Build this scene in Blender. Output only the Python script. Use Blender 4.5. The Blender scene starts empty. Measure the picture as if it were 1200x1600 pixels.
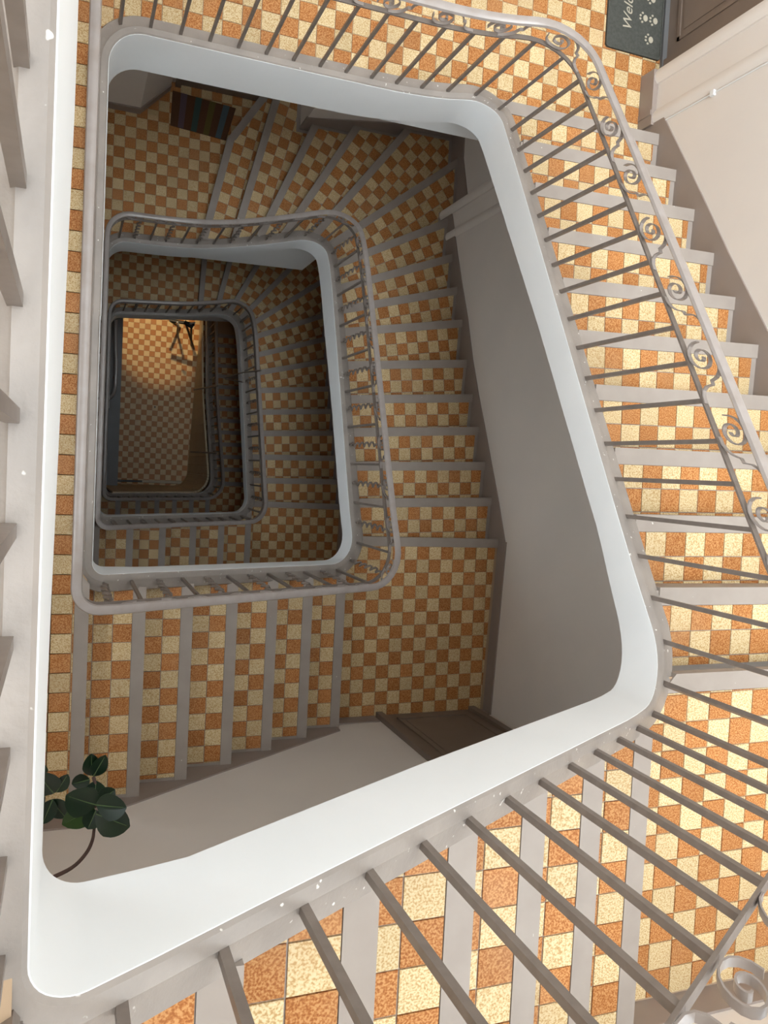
import bpy, bmesh, math, random
from mathutils import Vector, Matrix
random.seed(7)
S = 0.1                      # one unit = one floor tile = 10 cm
HG = 161.7                   # depth of the ground floor under the camera, in tiles
scene = bpy.context.scene
col = scene.collection

def W(X, Y, h):              # X right, Y towards the street wall, h depth below eye level -> metres
    return Vector((X * S, -Y * S, (HG - h) * S))

# ------------------------------------------------------------------ camera, light, exposure
EX = (0.9325, 0.0298, 0.3600); EY = (-0.0505, 0.9976, 0.0483); EN = (-0.3577, -0.0632, 0.9317)
FPX = 1289.36
cam = bpy.data.cameras.new('camera'); cam_o = bpy.data.objects.new('camera', cam); col.objects.link(cam_o)
cam.sensor_fit = 'VERTICAL'; cam.sensor_height = 24.0; cam.lens = FPX / 1600 * 24.0
cam.clip_start = 0.02; cam.clip_end = 200
right = Vector((EX[0], -EY[0], -EN[0])); up = Vector((-EX[1], EY[1], EN[1])); back = Vector((-EX[2], EY[2], EN[2]))
M = Matrix((right, up, back)).transposed().to_4x4(); M.translation = W(0, 0, 0)
cam_o.matrix_world = M
scene.camera = cam_o

world = bpy.data.worlds.new('sky'); scene.world = world; world.use_nodes = True
bg = world.node_tree.nodes['Background']
bg.inputs[0].default_value = (0.88, 0.95, 1.0, 1); bg.inputs[1].default_value = 5.0

sun = bpy.data.lights.new('daylight', 'SUN'); sun.energy = 4.4; sun.angle = math.radians(44); sun.color = (0.94, 0.98, 1.0)
sun_o = bpy.data.objects.new('daylight', sun); col.objects.link(sun_o); sun_o.location = (1, 0, 24)
sun_o.rotation_euler = Vector((0.32, 0.24, -1)).to_track_quat('-Z', 'Y').to_euler()

scene.view_settings.view_transform = 'Standard'
try: scene.view_settings.look = 'None'
except Exception: pass
scene.view_settings.gamma = 1.0; scene.view_settings.use_curve_mapping = False
scene.view_settings.exposure = 0.12
scene.cycles.max_bounces = 8; scene.cycles.diffuse_bounces = 6
scene.cycles.sample_clamp_indirect = 6.0
scene.cycles.use_denoising = True

def project(X, Y, h):
    px = X * EX[0] + Y * EY[0] + h * EN[0]; py = X * EX[1] + Y * EY[1] + h * EN[1]; pz = X * EX[2] + Y * EY[2] + h * EN[2]
    if pz < 0.5: return None
    return 600 + FPX * px / pz, 800 + FPX * py / pz

# ------------------------------------------------------------------ materials
def mat(name, base, rough=0.6, vary=None, scale=6.0, amount=0.5, detail=4.0, speck=None, speck_scale=60, speck_at=0.72,
        obj_random=0.0, bump=0.0, bump_scale=80, spec=0.5, metal=0.0):
    m = bpy.data.materials.new(name); m.use_nodes = True
    nt = m.node_tree; N = nt.nodes; L = nt.links
    b = N['Principled BSDF']; b.inputs['Roughness'].default_value = rough
    b.inputs['Specular IOR Level'].default_value = spec; b.inputs['Metallic'].default_value = metal
    geo = N.new('ShaderNodeNewGeometry')
    rgb = N.new('ShaderNodeRGB'); rgb.outputs[0].default_value = (*base, 1); out = rgb.outputs[0]
    def noise(sc, det):
        t = N.new('ShaderNodeTexNoise'); t.inputs['Scale'].default_value = sc; t.inputs['Detail'].default_value = det
        L.new(geo.outputs['Position'], t.inputs['Vector']); return t.outputs['Fac']
    def ramp(fac, a, bb):
        r = N.new('ShaderNodeMapRange'); r.inputs['From Min'].default_value = a; r.inputs['From Max'].default_value = bb
        L.new(fac, r.inputs['Value']); return r.outputs['Result']
    def mix(fac, c1, c2, k=1.0):
        x = N.new('ShaderNodeMix'); x.data_type = 'RGBA'
        if k != 1.0:
            mm = N.new('ShaderNodeMath'); mm.operation = 'MULTIPLY'; mm.inputs[1].default_value = k; L.new(fac, mm.inputs[0]); fac = mm.outputs[0]
        L.new(fac, x.inputs['Factor']); L.new(c1, x.inputs['A'])
        if isinstance(c2, tuple): x.inputs['B'].default_value = (*c2, 1)
        else: L.new(c2, x.inputs['B'])
        return x.outputs['Result']
    if vary: out = mix(ramp(noise(scale, detail), 0.35, 0.65), out, vary, amount)
    if speck: out = mix(ramp(noise(speck_scale, 2.0), speck_at, speck_at + 0.04), out, speck)
    if obj_random:
        oi = N.new('ShaderNodeObjectInfo'); hs = N.new('ShaderNodeHueSaturation')
        r = N.new('ShaderNodeMapRange'); r.inputs['To Min'].default_value = 1 - obj_random; r.inputs['To Max'].default_value = 1 + obj_random
        L.new(oi.outputs['Random'], r.inputs['Value']); L.new(r.outputs['Result'], hs.inputs['Value']); L.new(out, hs.inputs['Color']); out = hs.outputs[0]
    L.new(out, b.inputs['Base Color'])
    if bump:
        bp = N.new('ShaderNodeBump'); bp.inputs['Strength'].default_value = bump; bp.inputs['Distance'].default_value = 0.004
        L.new(noise(bump_scale, 3.0), bp.inputs['Height']); L.new(bp.outputs[0], b.inputs['Normal'])
    return m

def tile_mat(name, c1, c2, c3):
    m = bpy.data.materials.new(name); m.use_nodes = True
    nt = m.node_tree; N = nt.nodes; L = nt.links; b = N['Principled BSDF']; b.inputs['Roughness'].default_value = 0.42
    b.inputs['Specular IOR Level'].default_value = 0.2
    geo = N.new('ShaderNodeNewGeometry')
    t = N.new('ShaderNodeTexNoise'); t.inputs['Scale'].default_value = 190; t.inputs['Detail'].default_value = 3
    L.new(geo.outputs['Position'], t.inputs['Vector'])
    cr = N.new('ShaderNodeValToRGB'); L.new(t.outputs['Fac'], cr.inputs[0])
    e = cr.color_ramp.elements; e[0].position = 0.38; e[0].color = (*c3, 1); e[1].position = 0.60; e[1].color = (*c2, 1)
    k = cr.color_ramp.elements.new(0.49); k.color = (*c1, 1)
    w = N.new('ShaderNodeTexNoise'); w.inputs['Scale'].default_value = 3.0; w.inputs['Detail'].default_value = 4
    L.new(geo.outputs['Position'], w.inputs['Vector'])
    wr = N.new('ShaderNodeMapRange'); wr.inputs['From Min'].default_value = 0.5; wr.inputs['From Max'].default_value = 0.75; wr.inputs['To Max'].default_value = 0.35
    L.new(w.outputs['Fac'], wr.inputs['Value'])
    mx = N.new('ShaderNodeMix'); mx.data_type = 'RGBA'; L.new(wr.outputs[0], mx.inputs['Factor']); L.new(cr.outputs[0], mx.inputs['A'])
    mx.inputs['B'].default_value = (0.42, 0.26, 0.14, 1)
    oi = N.new('ShaderNodeObjectInfo'); r = N.new('ShaderNodeMapRange'); r.inputs['To Min'].default_value = 0.88; r.inputs['To Max'].default_value = 1.08
    L.new(oi.outputs['Random'], r.inputs['Value'])
    hs = N.new('ShaderNodeHueSaturation'); L.new(r.outputs[0], hs.inputs['Value']); L.new(mx.outputs['Result'], hs.inputs['Color'])
    L.new(hs.outputs[0], b.inputs['Base Color'])
    return m

M_LIGHT = tile_mat('cream speckled tile', (0.63, 0.485, 0.265), (0.70, 0.58, 0.36), (0.47, 0.30, 0.13))
M_DARK = tile_mat('orange speckled tile', (0.43, 0.175, 0.055), (0.55, 0.285, 0.11), (0.31, 0.105, 0.026))
M_GREY = mat('grey taupe step paint', (0.335, 0.295, 0.262), 0.5, (0.285, 0.245, 0.215), 9, 0.6, speck=(0.75, 0.72, 0.68), speck_scale=45, speck_at=0.76)
M_STRING = mat('grey taupe stringer paint', (0.33, 0.295, 0.265), 0.45, (0.255, 0.23, 0.21), 7, 0.8, speck=(0.72, 0.70, 0.67), speck_scale=42, speck_at=0.70, bump=0.25)
M_GROUT = mat('tile grout', (0.40, 0.29, 0.19), 0.9)
M_WHITE = mat('white stringer paint', (0.80, 0.83, 0.845), 0.5, (0.76, 0.795, 0.81), 4, 0.6, bump=0.1, bump_scale=25)
M_IRON = mat('taupe painted iron', (0.185, 0.155, 0.135), 0.42, (0.25, 0.215, 0.19), 30, 0.5)
M_RAIL = mat('grey painted handrail', (0.33, 0.29, 0.265), 0.3, (0.39, 0.36, 0.35), 14, 0.6)
M_WALL = mat('cream wall paint', (0.77, 0.725, 0.675), 0.75, (0.73, 0.69, 0.65), 2.2, 0.8, bump=0.12, bump_scale=12)
M_SKIRT = mat('taupe skirting paint', (0.30, 0.25, 0.22), 0.55, (0.27, 0.225, 0.20), 5, 0.6)
M_DOOR = mat('brown door paint', (0.20, 0.155, 0.125), 0.5, (0.18, 0.135, 0.105), 6, 0.6)
M_DARKGREY = mat('slate grey paint', (0.15, 0.155, 0.16), 0.5, (0.12, 0.12, 0.12), 4, 0.5)
M_SPANDREL = mat('beige painted panelling', (0.66, 0.57, 0.41), 0.6, (0.60, 0.51, 0.36), 3, 0.6)
M_CEIL = mat('white ceiling paint', (0.8, 0.8, 0.78), 0.8)

# ------------------------------------------------------------------ plain helpers
class MB:
    def __init__(s): s.v = []; s.f = []
    def add(s, vs, fs):
        n = len(s.v); s.v += [Vector(v) for v in vs]; s.f += [[n + i for i in f] for f in fs]
    def prism(s, poly, ht, hb):
        if len(poly) < 3: return
        a = sum(poly[i][0] * poly[(i + 1) % len(poly)][1] - poly[(i + 1) % len(poly)][0] * poly[i][1] for i in range(len(poly)))
        if abs(a) < 1e-3: return
        if a > 0: poly = poly[::-1]                         # counter-clockwise once y is flipped
        n = len(poly)
        vs = [W(x, y, ht) for x, y in poly] + [W(x, y, hb(x, y) if callable(hb) else hb) for x, y in poly]
        fs = [list(range(n)), list(range(2 * n - 1, n - 1, -1))] + [[n + i, n + (i + 1) % n, (i + 1) % n, i] for i in range(n)]
        s.add(vs, fs)
    def box(s, x0, x1, y0, y1, ht, hb): s.prism([(x0, y0), (x1, y0), (x1, y1), (x0, y1)], ht, hb)
    def sweep(s, rings, closed_ends=True):                  # rings: lists of points, same count
        n = len(rings[0]); base = len(s.v)
        for r in rings: s.v += [Vector(p) for p in r]
        for i in range(len(rings) - 1):
            for j in range(n):
                a = base + i * n + j; b = base + i * n + (j + 1) % n
                s.f.append([a, b, b + n, a + n])
        if closed_ends:
            s.f.append([base + j for j in range(n)][::-1]); s.f.append([base + (len(rings) - 1) * n + j for j in range(n)])
    def tube(s, pts, r, n=6, flat=None):
        pts = [Vector(p) for p in pts]; rings = []; prev = None
        for i, p in enumerate(pts):
            t = (pts[min(i + 1, len(pts) - 1)] - pts[max(i - 1, 0)]).normalized()
            u = prev if prev is not None else (Vector((0, 0, 1)) if abs(t.z) < 0.9 else Vector((1, 0, 0)))
            u = (u - t * u.dot(t))
            u = u.normalized() if u.length > 1e-6 else t.orthogonal().normalized()
            prev = u; w = t.cross(u)
            rr = r[i] if isinstance(r, (list, tuple)) else r
            rings.append([p + (u * math.cos(k * 2 * math.pi / n + math.pi / n) + w * math.sin(k * 2 * math.pi / n + math.pi / n)) * rr for k in range(n)])
        s.sweep(rings)
    def mesh(s, name, m, smooth=False, origin=None):
        me = bpy.data.meshes.new(name); o = origin or Vector()
        me.from_pydata([v - o for v in s.v], [], s.f); me.materials.append(m)
        bm = bmesh.new(); bm.from_mesh(me); bmesh.ops.recalc_face_normals(bm, faces=bm.faces); bm.to_mesh(me); bm.free()
        if smooth:
            for p in me.polygons: p.use_smooth = True
            me.set_sharp_from_angle(angle=math.radians(40))
        return me

ORIG = {}
def org(o):                                                  # accumulated origin (nothing is rotated)
    v = Vector()
    while o is not None: v += o.location; o = o.parent
    return v
def part(name, mb, m, parent=None, smooth=False):
    o = bpy.data.objects.new(name, mb.mesh(name, m, smooth, org(parent))); col.objects.link(o)
    if parent: o.parent = parent
    return o
def tag(o, label=None, cat=None, group=None, kind=None):
    if label: o['label'] = label
    if cat: o['category'] = cat
    if group: o['group'] = group
    if kind: o['kind'] = kind
    return o
def thing(name, label, cat, loc, group=None):
    o = bpy.data.objects.new(name, None); o.empty_display_size = 0.1; o.location = loc; col.objects.link(o)
    return tag(o, label, cat, group)
def struct(name, mb, m, parent=None, smooth=False, label=None):
    o = part(name, mb, m, parent, smooth)
    if not parent: o['kind'] = 'structure'
    if label: o['label'] = label
    return o

# ------------------------------------------------------------------ 2-D clipping
def half(poly, a, b, keep_left):
    out = []; n = len(poly)
    def sd(p): return ((b[0] - a[0]) * (p[1] - a[1]) - (b[1] - a[1]) * (p[0] - a[0])) * (1 if keep_left else -1)
    for i in range(n):
        p, q = poly[i], poly[(i + 1) % n]; sp, sq = sd(p), sd(q)
        if sp >= -1e-9: out.append(p)
        if (sp > 1e-9 and sq < -1e-9) or (sp < -1e-9 and sq > 1e-9):
            t = sp / (sp - sq); out.append((p[0] + (q[0] - p[0]) * t, p[1] + (q[1] - p[1]) * t))
    return out
def area(p): return 0.5 * sum(p[i][0] * p[(i + 1) % len(p)][1] - p[(i + 1) % len(p)][0] * p[i][1] for i in range(len(p))) if len(p) > 2 else 0
def ccw(p): return p if area(p) > 0 else p[::-1]
def clip_in(poly, conv):
    conv = ccw(conv)
    for i in range(len(conv)):
        if len(poly) < 3: return []
        poly = half(poly, conv[i], conv[(i + 1) % len(conv)], True)
    return poly if len(poly) > 2 and abs(area(poly)) > 1e-3 else []
def clip_out(poly, conv):                                    # list of convex pieces outside a convex hole
    conv = ccw(conv); out = []
    xs = [p[0] for p in poly]; ys = [p[1] for p in poly]
    if min(xs) > max(p[0] for p in conv) or max(xs) < min(p[0] for p in conv) or min(ys) > max(p[1] for p in conv) or max(ys) < min(p[1] for p in conv): return [poly]
    if not clip_in(poly, conv): return [poly]
    for i in range(len(conv)):
        a, b = conv[i], conv[(i + 1) % len(conv)]
        o = half(poly, a, b, False)
        if len(o) > 2 and abs(area(o)) > 1e-3: out.append(o)
        poly = half(poly, a, b, True)
        if len(poly) < 3 or abs(area(poly)) < 1e-3: break
    return out

# ------------------------------------------------------------------ plan of the well, storey by storey
def rounded(corners, radii, closed=True, arc=9, step=None):
    pts = []; n = len(corners)
    for i, c in enumerate(corners):
        if not closed and i in (0, n - 1): pts.append(tuple(c)); continue
        p, q = corners[i - 1], corners[(i + 1) % n]; c = Vector(c); a = (Vector(p) - c).normalized(); b = (Vector(q) - c).normalized()
        r = radii[i]; th = a.angle(b); d = r / math.tan(th / 2); cen = c + (a + b).normalized() * (r / math.sin(th / 2))
        v0 = c + a * d - cen; v1 = c + b * d - cen; a0 = math.atan2(v0.y, v0.x); a1 = math.atan2(v1.y, v1.x)
        while a1 - a0 > math.pi: a1 -= 2 * math.pi
        while a1 - a0 < -math.pi: a1 += 2 * math.pi
        for k in range(arc + 1):
            t = a0 + (a1 - a0) * k / arc; pts.append((cen.x + r * math.cos(t), cen.y + r * math.sin(t)))
    if step:
        out = [pts[0]]
        for p, q in zip(pts, pts[1:]):
            L = math.hypot(q[0] - p[0], q[1] - p[1]); m = max(1, int(L / step))
            out += [(p[0] + (q[0] - p[0]) * k / m, p[1] + (q[1] - p[1]) * k / m) for k in range(1, m + 1)]
        pts = out
    return pts
def offset_corners(c, d, closed=True):                       # clockwise in image axes; d > 0 moves outward
    n = len(c); out = []
    def nrm(p, q): t = Vector((q[0] - p[0], q[1] - p[1])).normalized(); return Vector((t.y, -t.x))
    for i in range(n):
        if not closed and i == 0: m = nrm(c[0], c[1]); out.append((c[0][0] + m.x * d, c[0][1] + m.y * d)); continue
        if not closed and i == n - 1: m = nrm(c[-2], c[-1]); out.append((c[-1][0] + m.x * d, c[-1][1] + m.y * d)); continue
        m1 = nrm(c[i - 1], c[i]); m2 = nrm(c[i], c[(i + 1) % n]); k = d / (1 + m1.dot(m2))
        out.append((c[i][0] + (m1.x + m2.x) * k, c[i][1] + (m1.y + m2.y) * k))
    return out

class Ring:
    """inner edge of the stringer for one storey, from half-way along the lower landing round to half-way along the upper one"""
    def __init__(s, TL, TR, BR, BLu, Xup, BLl, radii, ctl, fascia, yend=-7.0):
        s.low = [TL, TR, BR, BLl]; s.high = [(BLu[0], TL[1]), TR, BR, BLu]; s.radii = radii
        s.open = [(BLl[0], -7.0), TL, TR, BR, BLu, (Xup, yend)]
        s.oradii = [0, radii[0], radii[1], radii[2], radii[3], 0]
        s.pts = rounded(s.open, s.oradii, closed=False, arc=10, step=0.8)
        s.S = [0]
        for p, q in zip(s.pts, s.pts[1:]): s.S.append(s.S[-1] + math.hypot(q[0] - p[0], q[1] - p[1]))
        s.ctl = sorted((s.s_of(x, y), h) for x, y, h in ctl); s.fas = sorted((s.s_of(x, y), d) for x, y, d in fascia)
    def s_of(s, x, y, frac=None):
        best = (1e9, 0)
        for i, (p, q) in enumerate(zip(s.pts, s.pts[1:])):
            if frac is not None and abs(s.S[i] / s.S[-1] - frac) > 0.16: continue
            dx, dy = q[0] - p[0], q[1] - p[1]; L2 = dx * dx + dy * dy
            t = max(0, min(1, ((x - p[0]) * dx + (y - p[1]) * dy) / L2)); d = math.hypot(x - p[0] - t * dx, y - p[1] - t * dy)
            if d < best[0] - 1e-9: best = (d, s.S[i] + t * math.sqrt(L2))
        return best[1]
    @staticmethod
    def interp(tab, x):
        if x <= tab[0][0]: return tab[0][1]
        for (a, u), (b, v) in zip(tab, tab[1:]):
            if x <= b: return u + (v - u) * (x - a) / max(b - a, 1e-6)
        return tab[-1][1]
    def cap_s(s, x): return sum(Ring.interp(s.ctl, x + d) for d in (-1.2, -0.6, 0, 0.6, 1.2)) / 5
    def cap(s, x, y): return s.cap_s(s.s_of(x, y))
    def hole(s, which, d):
        c = s.low if which == 'low' else s.high
        return rounded(offset_corners(c, d), [r + d for r in s.radii], closed=True, arc=6)

# depths below the eye, in tiles
H0, HC0, H1, HC1, H2, HC2, H3, HC3 = 9.72, 23.07, 44.05, 57.30, 84.27, 97.30, 122.0, 135.2
A0 = Ring((1.30, -20.95), (21.85, -20.95), (19.75, 7.22), (-0.25, 6.47), -0.20, (1.33, 5.98), [1.7, 1.55, 2.3, 0.7],
          [(1.3, -7, 43.6), (1.3, -19, 43.6), (10, -20.95, 43.6), (17.0, -20.95, 43.5), (20.0, -20.95, 42.9), (21.6, -19.3, 41.0), (21.3, -14.4, 37.55), (19.95, 1.35, 26.7), (19.8, 4.6, 24.4), (19.2, 6.6, 22.7), (17.1, 7.1, 20.75), (1.8, 6.5, 11.1), (0.5, 6.48, 10.2), (-0.25, 5.6, 9.5), (-0.2, -3, 9.4), (-0.2, -30, 9.4)],
          [(1.3, -7, 3.9), (15, -20.95, 3.9), (19.5, -20.95, 3.3), (21.7, -18.8, 2.7), (21.3, -14, 2.4), (20.7, -7, 1.9), (19.9, 2, 1.6), (19.7, 5.5, 2.0), (17, 7.1, 1.9), (8, 6.8, 2.2), (2, 6.5, 2.2), (-.25, 5.2, 3.2), (-.2, -7, 3.4), (-.2, -30, 3.4)], yend=-30.0)
A1 = Ring((3.0, -20.7), (21.3, -21.15), (19.55, 6.7), (1.33, 5.98), 1.30, (3.1, 5.75), [1.8, 1.8, 2.2, 0.7],
          [(3, -7, 83.8), (3.0, -18, 83.8), (8, -20.8, 83.9), (11.3, -20.9, 83.4), (14.15, -21, 81.5), (17.75, -21.05, 78.0), (20.3, -21.1, 74.8), (21.15, -19.3, 71.8), (21.0, -16, 69.5), (20.5, -5, 63.0), (19.8, 3.0, 58.3), (19.5, 5.4, 56.6), (17.8, 6.6, 54.8), (3.2, 6.06, 45.4), (2.2, 6, 44.5), (1.33, 5, 43.6), (1.3, -7, 43.6)],
          [(3, -7, 3.8), (11, -20.9, 3.8), (15, -21, 3.2), (20, -21.1, 3.2), (21, -18, 3.2), (20.9, -13, 3.0), (20.4, -4.9, 2.4), (19.6, 4, 2.2), (17, 6.6, 1.9), (4, 6.05, 2.0), (1.33, 4, 3.9), (1.3, -7, 3.9)])
A2 = Ring((5.1, -20.0), (21.2, -21.1), (20.0, 5.55), (3.1, 5.75), 3.0, (5.2, 4.4), [1.5, 2.0, 2.0, 0.9],
          [(5.1, -7, 121.5), (5.1, -18, 121.5), (9, -20.3, 121.5), (13.8, -20.6, 121.4), (16.5, -20.8, 120.2), (20.3, -21, 117.0), (21.1, -19, 113.0), (20.95, -16.5, 110.4), (20.3, 1, 98.9), (20.1, 4, 97.0), (18.6, 5.6, 94.2), (5.5, 5.7, 86.2), (3.9, 5.75, 84.6), (3.1, 4.8, 83.8), (3, -7, 83.8)],
          [(5.1, -7, 3.0), (12, -20.4, 3.2), (19, -21, 2.8), (21.1, -19, 2.4), (20.3, 0, 1.8), (18, 5.6, 1.7), (5, 5.7, 1.9), (3.1, 4, 3.6), (3, -7, 3.6)])
A3 = Ring((9.0, -27.0), (23.8, -27.0), (22.0, 4.9), (5.2, 5.0), 5.1, (8.5, 5.2), [1.0, 1.5, 2.6, 0.9],
          [(9, -7, 160.6), (9, -26, 160.6), (14, -27, 160.6), (22.8, -26, 158.0), (22.0, -12, 149.5), (21.2, 2, 135.8), (20, 4.3, 133.6), (7.5, 4.4, 123.6), (6, 4.4, 122.0), (5.2, 3.4, 121.5), (5.1, -7, 121.5)],
          [(9, -7, 1.0), (22.8, -26, 1.4), (22, -12, 1.7), (20, 4.3, 1.7), (7, 4.4, 1.8), (5.2, 3.4, 3.0), (5.1, -7, 3.0)])

A3.open = [(23.8, -28.0), (22.0, 4.9), (5.2, 5.0), (5.1, -7.0)]; A3.oradii = [0, 2.6, 0.9, 0]
A3.pts = rounded(A3.open, A3.oradii, closed=False, arc=10, step=0.8); A3.S = [0]
for _p, _q in zip(A3.pts, A3.pts[1:]): A3.S.append(A3.S[-1] + math.hypot(_q[0] - _p[0], _q[1] - _p[1]))
A3.ctl = sorted((A3.s_of(x, y), h) for x, y, h in [(22.9, -28, 159.5), (22.0, -12, 149.5), (21.2, 2, 135.8), (20, 4.3, 133.6), (7.5, 4.4, 123.6), (6, 4.4, 122.0), (5.2, 3.4, 121.5), (5.1, -7, 121.5)])
A3.fas = [(0, 1.6), (200, 1.8)]

def XR(Y): return 33.35 - (Y + 30) * 0.038                   # the flank wall runs a little askew
YB = 18.5

# ------------------------------------------------------------------ tiles
def add_tiles(parent, region, holes, h, origin, udir, light0, obj_ok=True, span=44, limit=290):
    """checkerboard cells on the grid (origin, unit direction udir), clipped to a convex region and to the round holes"""
    u = Vector(udir).normalized(); v = Vector((-u.y, u.x)); o = Vector(origin); g = 0.018; th = 0.07
    region = ccw(region); cells = []
    lx = [((Vector(p) - o).dot(u), (Vector(p) - o).dot(v)) for p in region]
    i0, i1 = math.floor(min(a for a, b in lx)), math.ceil(max(a for a, b in lx)); j0, j1 = math.floor(min(b for a, b in lx)), math.ceil(max(b for a, b in lx))
    for i in range(i0, i1):
        for j in range(j0, j1):
            sq = [o + u * (i + a) + v * (j + b) for a, b in ((g, g), (1 - g, g), (1 - g, 1 - g), (g, 1 - g))]
            sq = [(p.x, p.y) for p in sq]; a0 = area(sq); c = clip_in(sq, region)
            if not c: continue
            pcs = [c]
            for hl in holes: pcs = [q for p in pcs for q in clip_out(p, hl)]
            ar = sum(abs(area(p)) for p in pcs)
            if ar < 0.02: continue
            cx, cy = o.x + u.x * (i + .5) + v.x * (j + .5), o.y + u.y * (i + .5) + v.y * (j + .5)
            pr = project(cx, cy, h); vis = pr is not None and -90 < pr[0] < 1290 and -90 < pr[1] < 1690
            cells.append((not vis, math.hypot(cx, cy), (i + j) % 2 == 0, ar > 0.999 * abs(a0), pcs, (cx, cy)))
    cells.sort(key=lambda c: (c[0], c[1]))
    po = org(parent); rest = {True: MB(), False: MB()}; nr = 0
    for k, (hid, d, even, full, pcs, c) in enumerate(cells):
        lit = even == light0
        if hid or not obj_ok or k >= limit:
            for p in pcs: rest[lit].prism(p, h, h + th)
            nr += 1; continue
        jz = random.uniform(-0.008, 0.008)
        if full:
            key = (round(u.x, 4), round(u.y, 4), lit)
            if key not in ORIG:
                mb = MB(); b = 0.02; k0 = 0.5 - g
                rg = []
                for (kk, hh) in ((k0, th), (k0, 0.012), (k0 - b, 0.0)):
                    rg.append([Vector(((u.x * a + v.x * bb) * kk * S, -(u.y * a + v.y * bb) * kk * S, -hh * S)) for a, bb in ((-1, -1), (1, -1), (1, 1), (-1, 1))])
                mb.sweep(rg); ORIG[key] = mb.mesh('tile', M_LIGHT if lit else M_DARK)
            t = bpy.data.objects.new('tile', ORIG[key])
        else:
            mb = MB()
            for p in pcs: mb.prism(p, h, h + th)
            t = bpy.data.objects.new('tile', mb.mesh('tile', M_LIGHT if lit else M_DARK, False, W(*c, h)))
        t.location = W(*c, h + jz) - po; t.parent = parent; col.objects.link(t)
    for lit in (True, False):
        if rest[lit].v:
            r = part('tiling', rest[lit], M_LIGHT if lit else M_DARK, parent); r['kind'] = 'stuff'

def soffit(A, B, h, rise):                                   # sloping underside from one front edge to the next
    def f(x, y):
        def dist(l):
            a, b = Vector(l[0]), Vector(l[1]); t = (b - a).normalized(); return (x - a.x) * -t.y + (y - a.y) * t.x
        da, db = dist(A), -dist(B); r = da / (da + db) if abs(da + db) > 1e-3 else 0
        return h + 0.14 + rise * (1 - max(0, min(1.25, r)))  if r < 1 else h + 0.16
    return f
def quad(l0, l1): return [l0[0], l0[1], l1[1], l1[0]]
def shift_line(l, d):                                        # move a front line along the climb by d
    (a, b) = (Vector(l[0]), Vector(l[1])); t = (b - a).normalized(); n = Vector((-t.y, t.x))
    return (tuple(a + n * d), tuple(b + n * d))
def extend(l, e0, e1):
    a, b = Vector(l[0]), Vector(l[1]); t = (b - a).normalized(); return (tuple(a - t * e0), tuple(b + t * e1))

def clip_many(poly, holes):
    pcs = [poly]
    for hl in holes: pcs = [q for p in pcs for q in clip_out(p, hl)]
    return pcs

TREAD_LABEL = {}
def right_flight(ring, lines, h_low, h_up, end_line, label, phase, wallcut=0.45, obj_ok=True, bend=None, name='stair_flight'):
    """lines: front edges from the well (first point) to the wall (second point), climbing; light/dark phase per step"""
    n = len(lines); rise = (h_low - h_up) / (n + 1)
    f = thing(name, label, 'stairs', W(26, lines[n // 2][0][1], h_low))
    hb = [ring.hole('low', 0.78)]; ht = [ring.hole('low', 0.9)]
    al = [extend(l, 6.0, 3.0) for l in lines] + [end_line]
    for k in range(n):
        h = h_low - rise * (k + 1)
        A, B = al[k], al[k + 1]
        clipper = [(-20, -42), (34.3, -42), (34.3, -25.3), (XR(-25.3), -25.3), (XR(12), 12), (-20, 12)]
        def fit(poly, cut=0.0):
            # the wall side is cut by the flank wall (two convex regions: the recess above the pier, the flank below)
            up = [(-20, -36.4), (34.2 - cut, -36.4), (34.2 - cut, -25.3), (-20, -25.3)]
            dn = [(18.2, -25.3), (XR(-25.3) - cut, -25.3), (XR(14) - cut, 14), (18.2, 14)]
            return [p for p in (clip_in(ccw(poly), up), clip_in(ccw(poly), dn)) if p]
        body = quad(A, shift_line(B, 0.1)); nose = quad(shift_line(A, -0.12), shift_line(A, 0.56)); til = quad(shift_line(A, 0.58), shift_line(B, 0.1))
        mb = MB()
        for p in fit(body):
            for q in clip_many(p, hb): mb.prism(q, h + 0.05, soffit(A, B, h, rise))
        st = part('step', mb, M_GREY, f)
        mb = MB()
        for p in fit(nose):
            for q in clip_many(p, ht): mb.prism(q, h - 0.02, h + 0.40)
        if mb.v: part('nosing', mb, M_GREY, st)
        a, b = Vector(lines[k][0]), Vector(lines[k][1]); u = (b - a).normalized(); nn = Vector((-u.y, u.x))
        x0, lit = phase[k] if k < len(phase) else phase[-1]
        o = a + u * ((x0 - a.x) / u.x) + nn * 0.56
        tiles_multi(st, fit(til, wallcut), ht, h, o, u, lit, obj_ok)
    return f
def tiles_multi(st, polys, holes, h, o, u, lit, obj_ok):
    for p in polys: add_tiles(st, p, holes, h, o, u, lit, obj_ok)

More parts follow.
